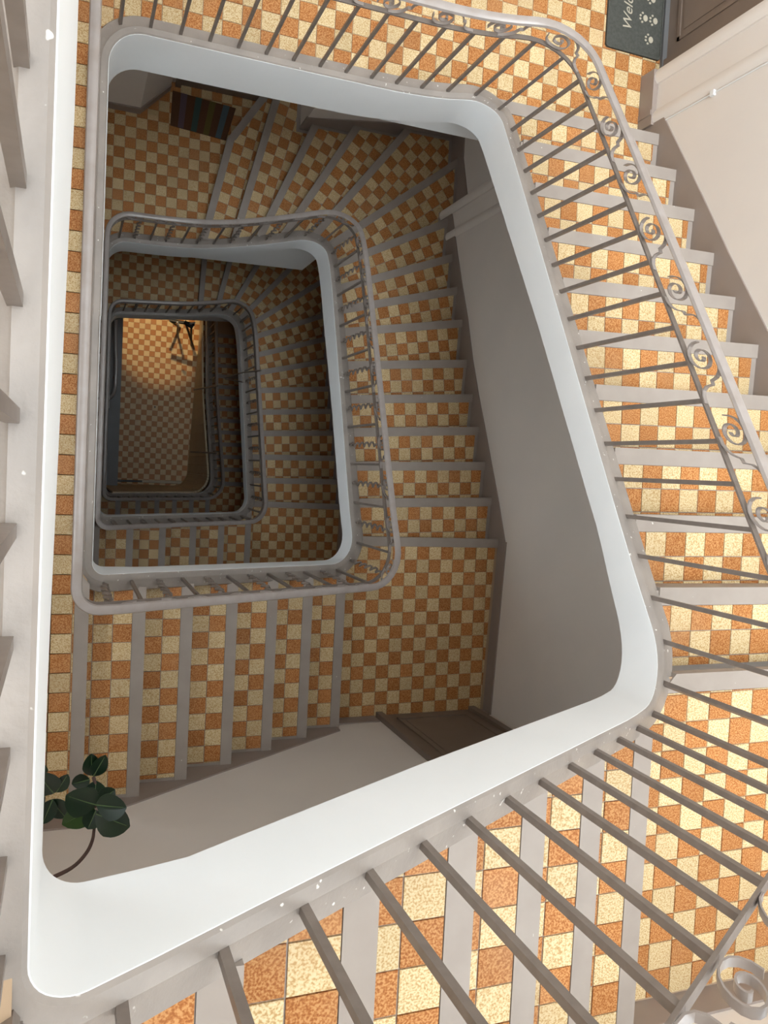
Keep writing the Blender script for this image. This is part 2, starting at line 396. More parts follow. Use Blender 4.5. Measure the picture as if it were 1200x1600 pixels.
def bottom_flight(ring, Xs, h_low, h_up, label, phase, obj_ok=True):
    """straight steps climbing to the left along the street wall; Xs are the front (right-hand) edges, the last one is the landing's"""
    n = len(Xs) - 1; rise = (h_low - h_up) / (n + 1)
    f = thing('stair_flight', label, 'stairs', W(Xs[n // 2], 13, h_low))
    hb = [ring.hole('high', 0.78)]; ht = [ring.hole('high', 0.75)]
    for k in range(n):
        h = h_low - rise * (k + 1); x1, x0 = Xs[k], Xs[k + 1]
        mb = MB()
        for q in clip_many([(x0 - 0.1, 4), (x1, 4), (x1, YB), (x0 - 0.1, YB)], hb): mb.prism(q, h + 0.05, lambda x, y: h + 0.14 + rise * max(0, min(1, (x - x0) / (x1 - x0))))
        st = part('step', mb, M_GREY, f)
        mb = MB()
        for q in clip_many([(x1 - 0.56, 4), (x1 + 0.12, 4), (x1 + 0.12, YB), (x1 - 0.56, YB)], ht): mb.prism(q, h - 0.02, h + 0.40)
        part('nosing', mb, M_GREY, st)
        y0, lit = phase[k]
        add_tiles(st, [(x0 - 0.1, 4), (x1 - 0.58, 4), (x1 - 0.58, YB - 0.3), (x0 - 0.1, YB - 0.3)], ht, h, (x1 - 1.56, y0), (1, 0), lit, obj_ok)
    return f

def landing(name, polys, holes_b, holes_t, h, thick, origin, udir, light0, nosings=(), tpolys=None, obj_ok=True, limit=290):
    mb = MB()
    for p in polys:
        for q in clip_many(p, holes_b): mb.prism(q, h + 0.05, h + thick)
    f = struct(name, mb, M_GROUT)
    if nosings:
        mb = MB()
        for p in nosings:
            for q in clip_many(p, holes_t): mb.prism(q, h - 0.02, h + 0.40)
        part('nosing', mb, M_GREY, f)
    lim = limit
    for p in (tpolys or polys): add_tiles(f, p, holes_t, h, origin, udir, light0, obj_ok, limit=lim); lim = max(0, limit - sum(1 for c in f.children if c.name.startswith('tile.') or c.name == 'tile'))
    return f

# ------------------------------------------------------------------ walls
TOPW, BOTW = -48.0, HG + 0.2
def wall_poly(mb, pts, ht=TOPW, hb=BOTW):                    # a wall of 0.3 thickness drawn along a plan line; given as a closed polygon
    mb.prism(pts, ht, hb)
def wall(name, *polys):
    for p in polys: mb = MB(); mb.prism(p, TOPW, BOTW); struct(name, mb, M_WALL)
wall('wall_right', [(XR(-25.3), -25.3), (XR(20), 20), (37.5, 20), (37.5, -25.3)], [(34.6, -40), (37.5, -40), (37.5, -25.3), (34.6, -25.3)])
wall('wall_back', [(-12, -33.1), (5.47, -33.1), (8.2, -35.9), (8.2, -40), (-12, -40)], [(8.2, -36.6), (20.4, -36.6), (20.4, -40), (8.2, -40)], [(20.4, -33.3), (34.6, -33.3), (34.6, -40), (20.4, -40)])
# left and front walls with unseen windows added for side light: one wall piece round every opening
def pierced(name, box, openings, a0, a1):
    """box(mb, p, q, h0, h1) adds wall between p and q along the wall; openings: (p, q, h0, h1) from the top down, none side by side"""
    mb = MB(); h = TOPW
    for p, q, h0, h1 in openings:
        box(mb, a0, a1, h, h0); box(mb, a0, p, h0, h1); box(mb, q, a1, h0, h1); h = h1
    box(mb, a0, a1, h, BOTW); return struct(name, mb, M_WALL)
WIN_L = [(-10, 14, 12, 22.5), (-6, 12, 57, 66)]  # invented openings out of view, sized to brighten the fascias and walls
WIN_F = [(14.5, 31, -10, 9)]
pierced('wall_left', lambda mb, p, q, h0, h1: mb.box(-15, -12, p, q, h0, h1), WIN_L, -40, YB)
pierced('wall_front', lambda mb, p, q, h0, h1: mb.box(p, q, YB, YB + 3, h0, h1), WIN_F, -15, XR(YB))
wn = 0
for lst, fixed, swap in ((WIN_L, -13.2, False), (WIN_F, YB + 1.2, True)):
    for a0, a1, h0, h1 in lst:
        def B(mb, p, q, u, v, d):
            if swap: mb.box(p, q, fixed - d, fixed + d, u, v)
            else: mb.box(fixed - d, fixed + d, p, q, u, v)
        wn += 1; mb = MB()
        for p in (a0, a1 - .6): B(mb, p, p + .6, h0, h1, .4)
        for h in (h0, h1 - .6): B(mb, a0 + .6, a1 - .6, h, h + .6, .4)
        wo = struct('added_window_%d' % wn, mb, M_WHITE)
        mb = MB(); p = (a0 + a1) / 2; B(mb, p - .25, p + .25, h0 + .6, h1 - .6, .3); part('added_window_frame', mb, M_WHITE, wo)
        mb = MB(); h = h0 + (h1 - h0) * .4; B(mb, a0 + .6, a1 - .6, h - .2, h + .2, .28); part('added_window_frame', mb, M_WHITE, wo)
mb = MB()                                                    # ceiling with the skylight shaft over the well
for r in ((-15, 37.5, -40, -34), (-15, 37.5, 17, 21), (-15, -11, -34, 17), (34, 37.5, -34, 17)): mb.box(r[0], r[1], r[2], r[3], TOPW - 2, TOPW)
struct('ceiling', mb, M_CEIL)

# ------------------------------------------------------------------ floors and landings
# ground floor
mb_poly = [(-12, -36.6), (34.6, -36.6), (34.6, YB), (-12, YB)]
landing('floor', [mb_poly], [], [], HG, 2.0, (12.85, -26.4), (math.cos(0.0096), math.sin(0.0096)), True, tpolys=[[(8.3, -34), (25, -34), (25, 7), (8.3, 7)]], obj_ok=False)
def gallery(name, ring_low, ring_up, h, xn, origin_left, lit_left, origin_top, udir_top, lit_top, edge_line, ok=True):
    """a floor: the strip left of the well and the landing behind it, up to the first step of the next flight"""
    hb = [ring_low.hole('low', 0.15)]; ht = [ring_low.hole('low', 0.72)]
    e = ring_low.low[0][0] - 0.72
    left = [(-12, -23.0), (e + 2.0, -23.0), (e + 2.0, YB), (-12, YB)]
    leftt = [(-12, -22.0), (e + 2.0, -22.0), (e + 2.0, 3.0), (-12, 3.0)]
    leftb = [(-12, 3.0), (xn - 0.58, 3.0), (xn - 0.58, YB - 0.3), (-12, YB - 0.3)]
    return hb, ht, e, left, leftt, leftb

# first-landing helper values
F1u = (math.cos(0.0077), math.sin(0.0077))
hb = [A0.hole('low', 0.55)]; ht = [A0.hole('low', 0.62)]
land1 = [[(-12, -33.3), (0.9, -33.3), (0.9, YB), (-12, YB)], [(0.9, -33.3), (34.6, -33.3), (34.6, -25.3), (0.9, -25.3)], [(0.9, -25.3), (XR(-25.3), -25.3), (XR(-21), -20.6), (0.9, -20.6)], [(0.9, -20.6), (2.5, -20.6), (2.5, -18), (0.9, -18)], [(0.9, 4.9), (1.14, 4.9), (1.14, YB), (0.9, YB)]]
f1 = landing('floor', land1, hb, ht, H1, 0.9, (23.775, -23.618), F1u, False,
    nosings=[[(0.58, 4.6), (1.26, 4.6), (1.26, YB), (0.58, YB)]],
    tpolys=[[(2.0, -33.3), (XR(-28) - 0.2, -33.3), (XR(-25.3) - 0.15, -21.22), (2.0, -21.22)], [(XR(-28) - 0.2, -33.3), (34.25, -33.3), (34.25, -25.6), (XR(-25.5) - 0.2, -25.6)]], limit=290)
f1b = landing('floor', [[(-11.8, -32), (0.3, -32), (0.3, 17), (-11.8, 17)]], [], ht, H1 + 0.0, 0.3, (-0.52, 7.94), (1, 0), False, tpolys=[[(-12, -33), (0.56, -33), (0.56, YB - 0.2), (-12, YB - 0.2)], [(0.56, -33), (2.0, -33), (2.0, -18.8), (0.56, -18.8)]], limit=290)
# corner landing below it
def corner_landing(ring, h, yfront, xfront, ytop, origin, udir, lit, ok=True):
    hbb = [ring.hole('low', 0.78)]; htt = [ring.hole('low', 0.9)]
    body = [(xfront - 0.9, yfront), (XR(yfront), yfront), (XR(YB), YB), (xfront - 0.9, YB)]
    body2 = [(15, yfront), (XR(yfront), yfront), (XR(YB), YB), (15, YB)]
    nose = [(15, yfront - 0.12), (XR(yfront), yfront - 0.12), (XR(yfront), yfront + 0.56), (15, yfront + 0.56)]
    t = [(xfront - 0.3, yfront + 0.58), (XR(yfront) - 0.35, yfront + 0.58), (XR(YB) - 0.35, YB - 0.15), (xfront - 0.3, YB - 0.15)]
    return landing('landing', [[(xfront - 0.9, yfront), (XR(yfront), yfront), (XR(YB), YB), (xfront - 0.9, YB)]], hbb, htt, h, 0.6, origin, udir, lit, nosings=[nose], tpolys=[t], obj_ok=ok)
def cs(a): return (math.cos(a), math.sin(a))
corner_landing(A0, HC0, 6.70, 17.68, 0, (20.863, 8.336), cs(-0.0035), False)
corner_landing(A1, HC1, 4.95, 18.65, 0, (25.047, 8.518), cs(-0.0121), True)
corner_landing(A2, HC2, 4.35, 20.2, 0, (23.944, 5.97), (1, 0), True)
corner_landing(A3, HC3, 3.0, 20.8, 0, (23.9, 4.7), (1, 0), True, ok=False)
# second floor down, with the recess for its door
hb2 = [A1.hole('low', 0.55)]; ht2 = [A1.hole('low', 0.62)]
W1 = ((12.1, -24.28), (13.73, -31.6)); W1b = ((13.73, -31.6), (16.27, -35.5))
x_at = lambda y: 12.1 + (y + 24.28) * (13.73 - 12.1) / (-31.6 + 24.28)
f2t = [[(2.1, -33.1), (5.47, -33.1), (8.2, -35.9), (8.2, -36.6), (16.9, -36.6), (13.73, -31.6), (x_at(-18.6), -18.6), (2.1, -18.6)]]
f2conv = [[(-12, -33.1), (2.1, -33.1), (2.1, YB), (-12, YB)], [(2.1, -31.6), (13.73, -31.6), (x_at(-18.6), -18.6), (2.1, -18.6)], [(2.1, -33.1), (14.63, -33.1), (13.73, -31.6), (2.1, -31.6)], [(5.47, -33.1), (8.2, -35.9), (16.7, -35.9), (14.9, -33.1)], [(8.2, -35.9), (8.2, -36.6), (17.2, -36.6), (16.7, -35.9)]]
f2tt = [[(-6, -31.6), (13.73, -31.6), (x_at(-18.6), -18.6), (-6, -18.6)], [(-6, -33.1), (14.63, -33.1), (13.73, -31.6), (-6, -31.6)], [(5.47, -33.1), (8.2, -35.9), (16.5, -35.9), (14.7, -33.1)], [(8.2, -35.9), (8.2, -36.6), (17.0, -36.6), (16.5, -35.9)]]
landing('floor', f2conv, hb2, ht2, H2, 0.9, (3.231, -32.62), cs(-0.0017), True, tpolys=f2tt)
# left strip of the same floor, with its nosing at the top of the flight below
landing('floor', [[(-11.8, -18), (2.2, -18), (2.2, 17), (-11.8, 17)]], [], ht2, H2, 0.3, (2.1, -18.1), (1, 0), True, nosings=[[(1.4, 4.6), (2.2, 4.6), (2.2, YB), (1.4, YB)]], tpolys=[[(-6, -18.6), (2.3, -18.6), (2.3, 4), (-6, 4)], [(-6, 4), (1.4, 4), (1.4, YB), (-6, YB)]], obj_ok=False)
# third floor down
hb3 = [A2.hole('low', 0.55)]; ht3 = [A2.hole('low', 0.62)]
landing('floor', [[(-12, -33.1), (4.2, -33.1), (4.2, YB), (-12, YB)], [(4.2, -33.1), (17.3, -33.1), (16.6, -18.6), (4.2, -18.6)]], hb3, ht3, H3, 0.9, (5.257, -26.418), (1, 0), True,
        tpolys=[[(2, -33.1), (17.3, -33.1), (16.6, -18.6), (2, -18.6)]])
# top floor under the photographer
ht0 = [A0.hole('high', 0.72)]
mb_l = [[(-12, -36), (0.6, -36), (0.6, 4.5), (-12, 4.5)], [(-12, 4.5), (-0.4, 4.5), (-0.4, YB), (-12, YB)]]
landing('floor', mb_l, [A0.hole('high', 0.15) , [(-0.05, -40), (5, -40), (5, -15), (-0.05, -15)]], [[(-0.72, -40), (5, -40), (5, 6), (-0.72, 6)]], H0, 2.2, (-0.72, 0.35), (1, 0), False,
        nosings=[[(-0.96, 6.5), (-0.28, 6.5), (-0.28, YB), (-0.96, YB)]], tpolys=[[(-12, -33), (-0.5, -33), (-0.5, 5.5), (-12, 5.5)], [(-12, 5.5), (-0.98, 5.5), (-0.98, YB), (-12, YB)]])

# ------------------------------------------------------------------ stair flights
L0 = [((22.84, -21.03), (32.72, -21.18)), ((22.62, -18.25), (32.63, -18.42)), ((22.3, -15.35), (31.59, -15.57)), ((22.02, -12.52), (31.0, -12.68)), ((21.76, -9.62), (31.91, -9.96)), ((21.49, -6.84), (31.16, -7.2)), ((20.97, -4.17), (29.75, -4.41)), ((20.64, -1.38), (30, -1.55)), ((20.8, 1.29), (30, 1.2)), ((20.3, 3.92), (30, 3.92))]
right_flight(A0, L0, H1, HC0, ((10, 6.7), (36, 6.7)), 'brightly lit straight flight of tiled steps beside the cream flank wall',
             [(x, True) for x in (23.43, 23.18, 22.93, 22.73, 22.41, 22.2, 21.93, 21.78, 21.62, 21.48)])
bottom_flight(A0, [17.68, 14.45, 11.34, 8.39, 5.40, 2.53, -0.40], HC0, H0, 'topmost short flight of tiled steps along the front wall, seen through the nearest balusters',
              [(10.02, False), (9.81, False), (9.58, False), (8.42, True), (8.28, True), (8.2, True)])
L1 = [((12.1, -24.28), (13.73, -31.6)), ((14.89, -24.39), (17.61, -35.21)), ((17.56, -24.71), (21.11, -32.84)), ((19.94, -24.75), (24.66, -32.67)), ((23.15, -24.91), (29.3, -32.84)), ((24.65, -22.92), (34.18, -30.37)), ((24.89, -20.1), (34.24, -24.8)), ((24.74, -17.31), (33.72, -20.79)), ((24.56, -14.84), (33.17, -17.21)), ((24.45, -12.41), (32.79, -13.89)), ((24.28, -9.21), (32.75, -10.12)), ((24.23, -6.24), (32.4, -6.95)), ((24.23, -3.48), (32.13, -4.08)), ((23.99, -0.72), (32.03, -1.13)), ((23.8, 2.09), (31.99, 1.75))]

def winder_flight(ring, lines, h_low, h_up, end_line, label, x0, lit, bend=None, obj_ok=True, top=-33.3):
    n = len(lines); rise = (h_low - h_up) / (n + 1)
    f = thing('stair_flight', label, 'stairs', W(26, -12, h_low))
    hb = [ring.hole('low', 0.78)]; ht = [ring.hole('low', 0.9)]
    al = [extend(l, 0, 12.0) for l in lines] + [end_line]
    # carry every front edge inward to the well (the winders fan out from near the corner)
    def to_well(l):
        a, b = Vector(l[0]), Vector(l[1]); t = (b - a).normalized(); p = Vector(a)
        for _ in range(60):
            if clip_in([(p.x - .05, p.y - .05), (p.x + .05, p.y - .05), (p.x + .05, p.y + .05), (p.x - .05, p.y + .05)], hb[0]): break
            p = p - t * 0.15
        return (tuple(p - t * 0.5), l[1])
    al = [to_well(l) for l in al[:-1]] + [end_line]
    for k in range(n):
        h = h_low - rise * (k + 1); A, B = al[k], al[k + 1]
        # the wedge between this front edge and the next, with both edges' ends on the wall
        def wedge(d0, d1, far0=None, far1=None):
            P, Q = shift_line(A, d0), shift_line(B, d1); return [P[0], P[1], Q[1], Q[0]]
        def fit(poly, cut=0.0):
            poly = hull(poly); out = []
            up = [(-20, top + cut), (34.6 - cut, top + cut), (34.6 - cut, -25.3), (-20, -25.3)]
            dn = [(-20, -25.3), (XR(-25.3) - cut, -25.3), (XR(-18) - cut, -18), (-20, -18)]
            dn2 = [(18.2, -18), (XR(-18) - cut, -18), (XR(14) - cut, 14), (18.2, 14)]
            rc = [(8.2, -36.6 + cut), (20.4 - cut, -36.6 + cut), (20.4 - cut, top + cut), (8.2, top + cut)]
            for r in (up, dn, dn2, rc):
                q = clip_in(poly, r)
                if q: out.append(q)
            return out
        def hull(poly): return ccw(poly)
        def parts3(A_):
            P0, P1 = shift_line(A_, 0), shift_line(A_, 0.58); Q0, Q1 = shift_line(B, 0.1), shift_line(B, 0.1)
            return [P0[0], P0[1], Q0[1], Q0[0]], [*shift_line(A_, -0.12), *reversed(shift_line(A_, 0.56))], [P1[0], P1[1], Q1[1], Q1[0]]
        sets = [(parts3(A), None)]
        if k == 0 and bend:
            yb = bend[0][1]
            sets = [(parts3(A), [(-20, yb), (40, yb), (40, 20), (-20, 20)]), (parts3(extend(bend, 1.0, 6)), [(-20, -40), (40, -40), (40, yb), (-20, yb)])]
        def both(idx, cut=0.0):
            out = []
            for P3, reg in sets:
                for p in fit(P3[idx], cut):
                    if reg: p = clip_in(p, reg)
                    if p: out.append(p)
            return out
        mb = MB()
        for p in both(0):
            for q in clip_many(p, hb): mb.prism(q, h + 0.05, soffit(A, B, h, rise))
        st = part('step', mb, M_GREY, f)
        mb = MB()
        for p in both(1, 0.02):
            for q in clip_many(p, ht): mb.prism(q, h - 0.02, h + 0.40)
        if mb.v: part('nosing', mb, M_GREY, st)
        a, b = Vector(lines[k][0]), Vector(lines[k][1]); u = (b - a).normalized(); nn = Vector((-u.y, u.x))
        o = a + u * (x0[k] if isinstance(x0, list) else x0) + nn * 0.56
        for p in both(2, 0.4): add_tiles(st, p, ht, h, o, u, lit, obj_ok, limit=120)
    return f
# the first two winders keep clear of the door recess: their far ends stop at the back wall
PH1 = [0.4] * 9 + [0.73, 0.93, 0.84, 0.76, 0.9, 0.96]
winder_flight(A1, L1, H2, HC1, ((10, 4.95), (36, 4.95)), 'shaded flight of tiled winder steps turning the corner one floor down, beyond the striped mat', PH1, False, bend=W1b)
bottom_flight(A1, [18.65, 15.70, 12.80, 9.85, 6.90, 4.10, 1.14], HC1, H1, 'short flight of tiled steps along the front wall above the rubber plant, one floor down',
              [(10.63, True), (10.56, True), (10.38, True), (10.16, True), (9.97, True), (9.85, True)])
k2 = (122.0 - 1.764) / 117.38
L2 = [((16.45, -22.53), (16.59, -25.87)), ((18.67, -22.35), (19.4, -25.6)), ((20.84, -22.61), (22.6, -26.0)), ((23.43, -22.48), (26.4, -25.9)), ((24.15, -20.33), (29.85, -24.46)), ((24.26, -17.9), (31.57, -20.94)), ((24.2, -15.17), (31.64, -17.62)), ((23.96, -12.56), (30.0, -14.1)), ((23.88, -9.96), (31.57, -10.76)), ((23.74, -7.08), (31.77, -7.76)), ((23.58, -4.32), (31.6, -4.88)), ((23.53, -1.34), (31.45, -1.63)), ((23.36, 1.53), (31.67, 1.3))]
def scl(l, k): return tuple((p[0] * k, p[1] * k) for p in l)
L2 = [scl(l, 1 + (k2 - 1) * max(0, 1 - i / 13)) for i, l in enumerate(L2)]
winder_flight(A2, L2, H3, HC2, ((10, 4.35), (36, 4.35)), 'dim flight of tiled winder steps two floors down, between the second and third handrail loops', 0.5, False, top=-33.3)
bottom_flight(A2, [20.2, 16.75, 13.35, 9.9, 6.45, 3.1, 1.9], HC2, H2 + 1.86, 'dim short flight of tiled steps along the front wall two floors down',
              [(8.2, True), (8.5, False), (8.3, True), (8.4, False), (8.2, True), (8.2, True)]) if False else \
bottom_flight(A2, [20.2, 16.75, 13.35, 9.9, 6.45, 3.1, 1.95], HC2, H2, 'dim short flight of tiled steps along the front wall two floors down',
              [(8.2, True), (8.5, False), (8.3, True), (8.4, False), (8.2, True), (8.2, True)])
L3 = [((23.6, -24.5 + 2.1 * i), (31.8, -24.7 + 2.1 * i)) for i in range(13)]
winder_flight(A3, L3, HG, HC3, ((10, 3.0), (36, 3.0)), 'darkest flight of tiled steps, rising from the ground floor beside the beige panelling', 0.5, True, obj_ok=False)
bottom_flight(A3, [21.4, 18.6, 15.8, 13.0, 10.1, 7.2, 4.4], HC3, H3, 'darkest short flight of tiled steps along the front wall just above the ground floor',
              [(8.2, True)] * 6, obj_ok=False)

# ------------------------------------------------------------------ stringers
def build_stringer(ring, label, beam=None):
    prof = [(0, 0.06), (0.06, 0), (0.34, 0.0), (0.38, 0.04), (0.88, 0.16), (0.94, 0.26), (0.94, 1.9), (0.08, 1.9), (0.0, 1.2)]
    n = len(ring.pts); rings = []; fr = []
    for i, p in enumerate(ring.pts):
        a, b = ring.pts[max(i - 1, 0)], ring.pts[min(i + 1, n - 1)]
        t = Vector((b[0] - a[0], b[1] - a[1])).normalized(); o = Vector((t.y, -t.x)); c = ring.cap_s(ring.S[i]); D = Ring.interp(ring.fas, ring.S[i])
        rings.append([W(p[0] + o.x * q, p[1] + o.y * q, c + min(v, D - .05)) for q, v in prof])
        lean = 0.03 + (0.11 * max(0.0, min(1.0, (3.0 - p[1]) / 8.0)) if p[0] < 0.2 else 0.0)   # the top landing's fascia bellies out a little
        fr.append([W(p[0] + o.x * q, p[1] + o.y * q, c + v) for q, v in ((-0.02, 0.07), (-0.05, 0.3), (-0.05 - lean, D), (0.10, D), (0.10, 0.07))])
    mb = MB(); mb.sweep(rings); st = struct('stringer', mb, M_STRING, smooth=True, label=label)
    if beam:                                                 # the landing's edge beam runs on straight behind the rising stringer
        x0, x1, hb_ = beam; mb = MB(); (ax, ay), (bx, by) = ring.open[1], ring.open[2]; rg = []
        for k in range(13):
            x = x0 + (x1 - x0) * k / 12; y = ay + (by - ay) * (x - ax) / (bx - ax) - 0.06; c = ring.cap_s(ring.s_of(min(x, bx - 2.2), y)) + 1.0
            rg.append([W(x, y, c), W(x, y, hb_), W(x, y - 0.5, hb_), W(x, y - 0.5, c)])
        mb.sweep(rg); o = part('edge_beam', mb, M_WHITE, st); o['label'] = 'white beam under the landing edge'
    mb = MB(); mb.sweep(fr); o = part('fascia', mb, M_WHITE, st, smooth=True); o['label'] = 'white painted inner face'
    return st
build_stringer(A0, 'topmost grey stringer loop with wide white inner face', (10, 24.2, 47.5))
build_stringer(A1, 'second stringer loop down, grey with pale inner face', (8, 23.0, 87.6))
build_stringer(A2, 'third stringer loop down, in shade', (9, 22.3, 124.9))
build_stringer(A3, 'lowest dark stringer loop above the ground floor')

# ------------------------------------------------------------------ railings
def path_lookup(pts):
    Ss = [0]
    for p, q in zip(pts, pts[1:]): Ss.append(Ss[-1] + math.hypot(q[0] - p[0], q[1] - p[1]))
    def at(s):
        s = max(0, min(Ss[-1] - 1e-6, s)); lo, hi = 0, len(Ss) - 1
        while hi - lo > 1:
            m = (lo + hi) // 2
            if Ss[m] <= s: lo = m
            else: hi = m
        t = (s - Ss[lo]) / (Ss[hi] - Ss[lo]); p, q = pts[lo], pts[hi]; d = Vector((q[0] - p[0], q[1] - p[1])).normalized()
        return p[0] + (q[0] - p[0]) * t, p[1] + (q[1] - p[1]) * t, d
    return Ss, at
LOWR, HAND = 6.4, 7.9
def build_railing(ring, corners, radii, label, group, wavy, frieze, phase_pt, pitch=1.45, up_phase=None, up_pitch=1.2, hand_r=(0.23, 0.14), heights=None):
    pts = rounded(corners, radii, closed=False, arc=8, step=0.7); Ss, at = path_lookup(pts); total = Ss[-1]
    capv = [ring.cap_s(ring.s_of(p[0], p[1], f / total)) for p, f in zip(pts, Ss)]
    def cap(s):
        x, y, d = at(s); return Ring.interp(list(zip(Ss, capv)), s)
    tab = list(zip(Ss, capv))
    def s_near(x, y): return min(((at(k * .1)[0] - x) ** 2 + (at(k * .1)[1] - y) ** 2, k * .1) for k in range(int(total / .1)))[1]
    lows, hands = [(0, LOWR)], [(0, HAND)]
    if heights:
        hh = [(s_near(x, y), lo_, ha_) for x, y, lo_, ha_ in heights]; lows, hands = [(q[0], q[1]) for q in hh], [(q[0], q[2]) for q in hh]
    Lw = lambda s: Ring.interp(lows, s); Hd = lambda s: Ring.interp(hands, s)
    mid = at(total * 0.5); th = thing('stair_railing', label, 'railing', W(mid[0], mid[1], cap(total * .5)), group)
    def P(s, v, off=0.0):                                    # v above the cap, off outward
        x, y, d = at(s); return W(x + d.y * off, y - d.x * off, Ring.interp(tab, s) - v)
    def sm(s, v, off=0.0):
        x, y, d = at(s); h = sum(Ring.interp(tab, s + e) for e in (-1.0, -.5, 0, .5, 1.0)) / 5
        return W(x + d.y * off, y - d.x * off, h - v)
    a, b = hand_r
    prof = [(-a, -b * .2), (-a * .8, b * .7), (-a * .35, b), (a * .35, b), (a * .8, b * .7), (a, -b * .2), (a * .6, -b), (-a * .6, -b)]
    mb = MB(); mb.sweep([[sm(s, Hd(s) + q[1], q[0]) for q in prof] for s in Ss]); part('handrail', mb, M_RAIL, th, smooth=True)
    mb = MB(); mb.sweep([[sm(s, Lw(s) + q[1], q[0]) for q in ((-.11, -.045), (-.11, .045), (.11, .045), (.11, -.045))] for s in Ss]); part('lower_rail', mb, M_IRON, th)
    s0 = min(((at(k * .05)[0] - phase_pt[0]) ** 2 + (at(k * .05)[1] - phase_pt[1]) ** 2, k * .05) for k in range(int(total / .05)))[1]
    k0 = -int(s0 / pitch); k1 = int((total - s0) / pitch)
    r = 0.075 * S
    spots = [(k, s0 + k * pitch) for k in range(k0, k1 + 1)]
    if up_phase:                                             # closer bars along the upper landing
        s1 = min(((at(k * .02)[0] - up_phase[0]) ** 2 + (at(k * .02)[1] - up_phase[1]) ** 2, k * .02) for k in range(int(total * 50 * .75), int(total * 50)))[1]
        spots = [q for q in spots if q[1] < s1 - 8.4] + [(2 * k, s1 + k * up_pitch) for k in range(-7, 40)]
    for k, s in spots:
        if s < 0.3 or s > total - 0.3: continue
        x, y, d = at(s); c0 = Ring.interp(tab, s); mb = MB()
        n2 = Vector((d.y, -d.x))
        if wavy and k % 2:
            pp = []
            for i in range(37):
                v = -0.05 + Lw(s) * i / 36; w = 0.17 * math.sin(i * math.pi / 3) if 3 < i < 33 else 0
                w2 = 0.05 * math.cos(i * math.pi / 3) if 3 < i < 33 else 0
                pp.append(W(x + d.x * w + n2.x * w2, y + d.y * w + n2.y * w2, c0 - v))
            mb.tube(pp, r * 1.05, 5)
        else:
            rr = 0.078
            q = [(x + d.x * a * rr + n2.x * b * rr, y + d.y * a * rr + n2.y * b * rr) for a, b in ((-1, -1), (1, -1), (1, 1), (-1, 1))]
            mb.prism(q, c0 - Lw(s), c0 + 0.08)
        part('baluster', mb, M_IRON, th, smooth=bool(wavy and k % 2))
    if frieze:
        per = 2.75; nper = int((total - 1) / per)
        def ribbon(curve, w=0.075, t=0.024):                 # curve in (s, u): u runs from 0 at the lower rail to 1 at the handrail
            cv = [(s_, Lw(s_) + .04 + u * (Hd(s_) - .10 - Lw(s_) - .04)) for s_, u in curve]
            mb = MB(); rg = []
            for i, (s_, v) in enumerate(cv):
                s2, v2 = cv[min(i + 1, len(cv) - 1)]; s1, v1 = cv[max(i - 1, 0)]
                L = math.hypot(s2 - s1, v2 - v1) or 1; ns, nv = -(v2 - v1) / L, (s2 - s1) / L
                rg.append([sm(s_ + ns * t * e, v + nv * t * e, w * f) for e, f in ((1, 1), (1, -1), (-1, -1), (-1, 1))])
            mb.sweep(rg); return mb
        for k in range(nper):
            o_ = k * per + 0.6; F = (lambda u: u) if k % 2 == 0 else (lambda u: 1 - u)
            # a scroll resting on one rail; its band runs over to the other rail and drops to a cusp before the next scroll
            c_, cur = o_ + 0.75, []
            for i in range(30):
                q = i / 29; ang = math.radians(-170 - 640 * (1 - q)) ; rad = 0.09 + 0.50 * q ** 1.15
                cur.append((c_ + rad * 1.02 * math.cos(-ang), F(0.47 + rad * 0.84 * math.sin(-ang) * (0.96 if q < .98 else 1))))
            part('scroll', ribbon(cur), M_RAIL, th, smooth=True)
            j = o_ + 1.15
            br = [(j - .25, 0.97), (j, 0.96), (j + .22, 0.88), (j + .38, 0.76), (j + .46, 0.62), (j + .50, 0.52), (j + .66, 0.50), (j + .67, 0.40), (j + .70, 0.26), (j + .82, 0.12), (j + 1.02, 0.04), (j + 1.3, 0.02)]
            part('scroll', ribbon([(s_, F(u)) for s_, u in br]), M_RAIL, th, smooth=True)
    return th
d = 0.42
def rail_corners(ring, xl, xu, yl=-7.0, yu=-7.0):
    o = offset_corners(ring.open, d, closed=False)
    tl, tr, br, bl = o[1], o[2], o[3], o[4]
    return [(xl, yl), (xl, tl[1]), tr, br, (xu, bl[1]), (xu, yu)]
RG = 'iron railings round the open stairwell'
build_railing(A0, rail_corners(A0, 0.52, -0.55, yu=-30.0), [0, 2.0, 2.3, 2.7, 1.0, 0], 'topmost iron railing with square bars and scrollwork under a grey handrail', None, False, True, (22.02, -17.54), up_phase=(-0.55, -2.8))
build_railing(A1, rail_corners(A1, 2.65, 0.52), [0, 2.0, 2.3, 2.5, 1.0, 0], 'second railing loop down, straight and twisted bars alternating', None, True, True, (20.75, -3.4))
build_railing(A2, rail_corners(A2, 4.6, 2.65), [0, 1.7, 2.2, 2.3, 1.0, 0], 'third railing loop down, in shade above the dim steps', None, True, False, (20.5, -3.5))
build_railing(A3, [(24.22, -28), (22.45, 5.35), (4.6, 5.4), (4.6, -7)], [0, 2.9, 1.0, 0], 'lowest dark railing loop around the ground floor', None, False, False, (21.5, -3.5))

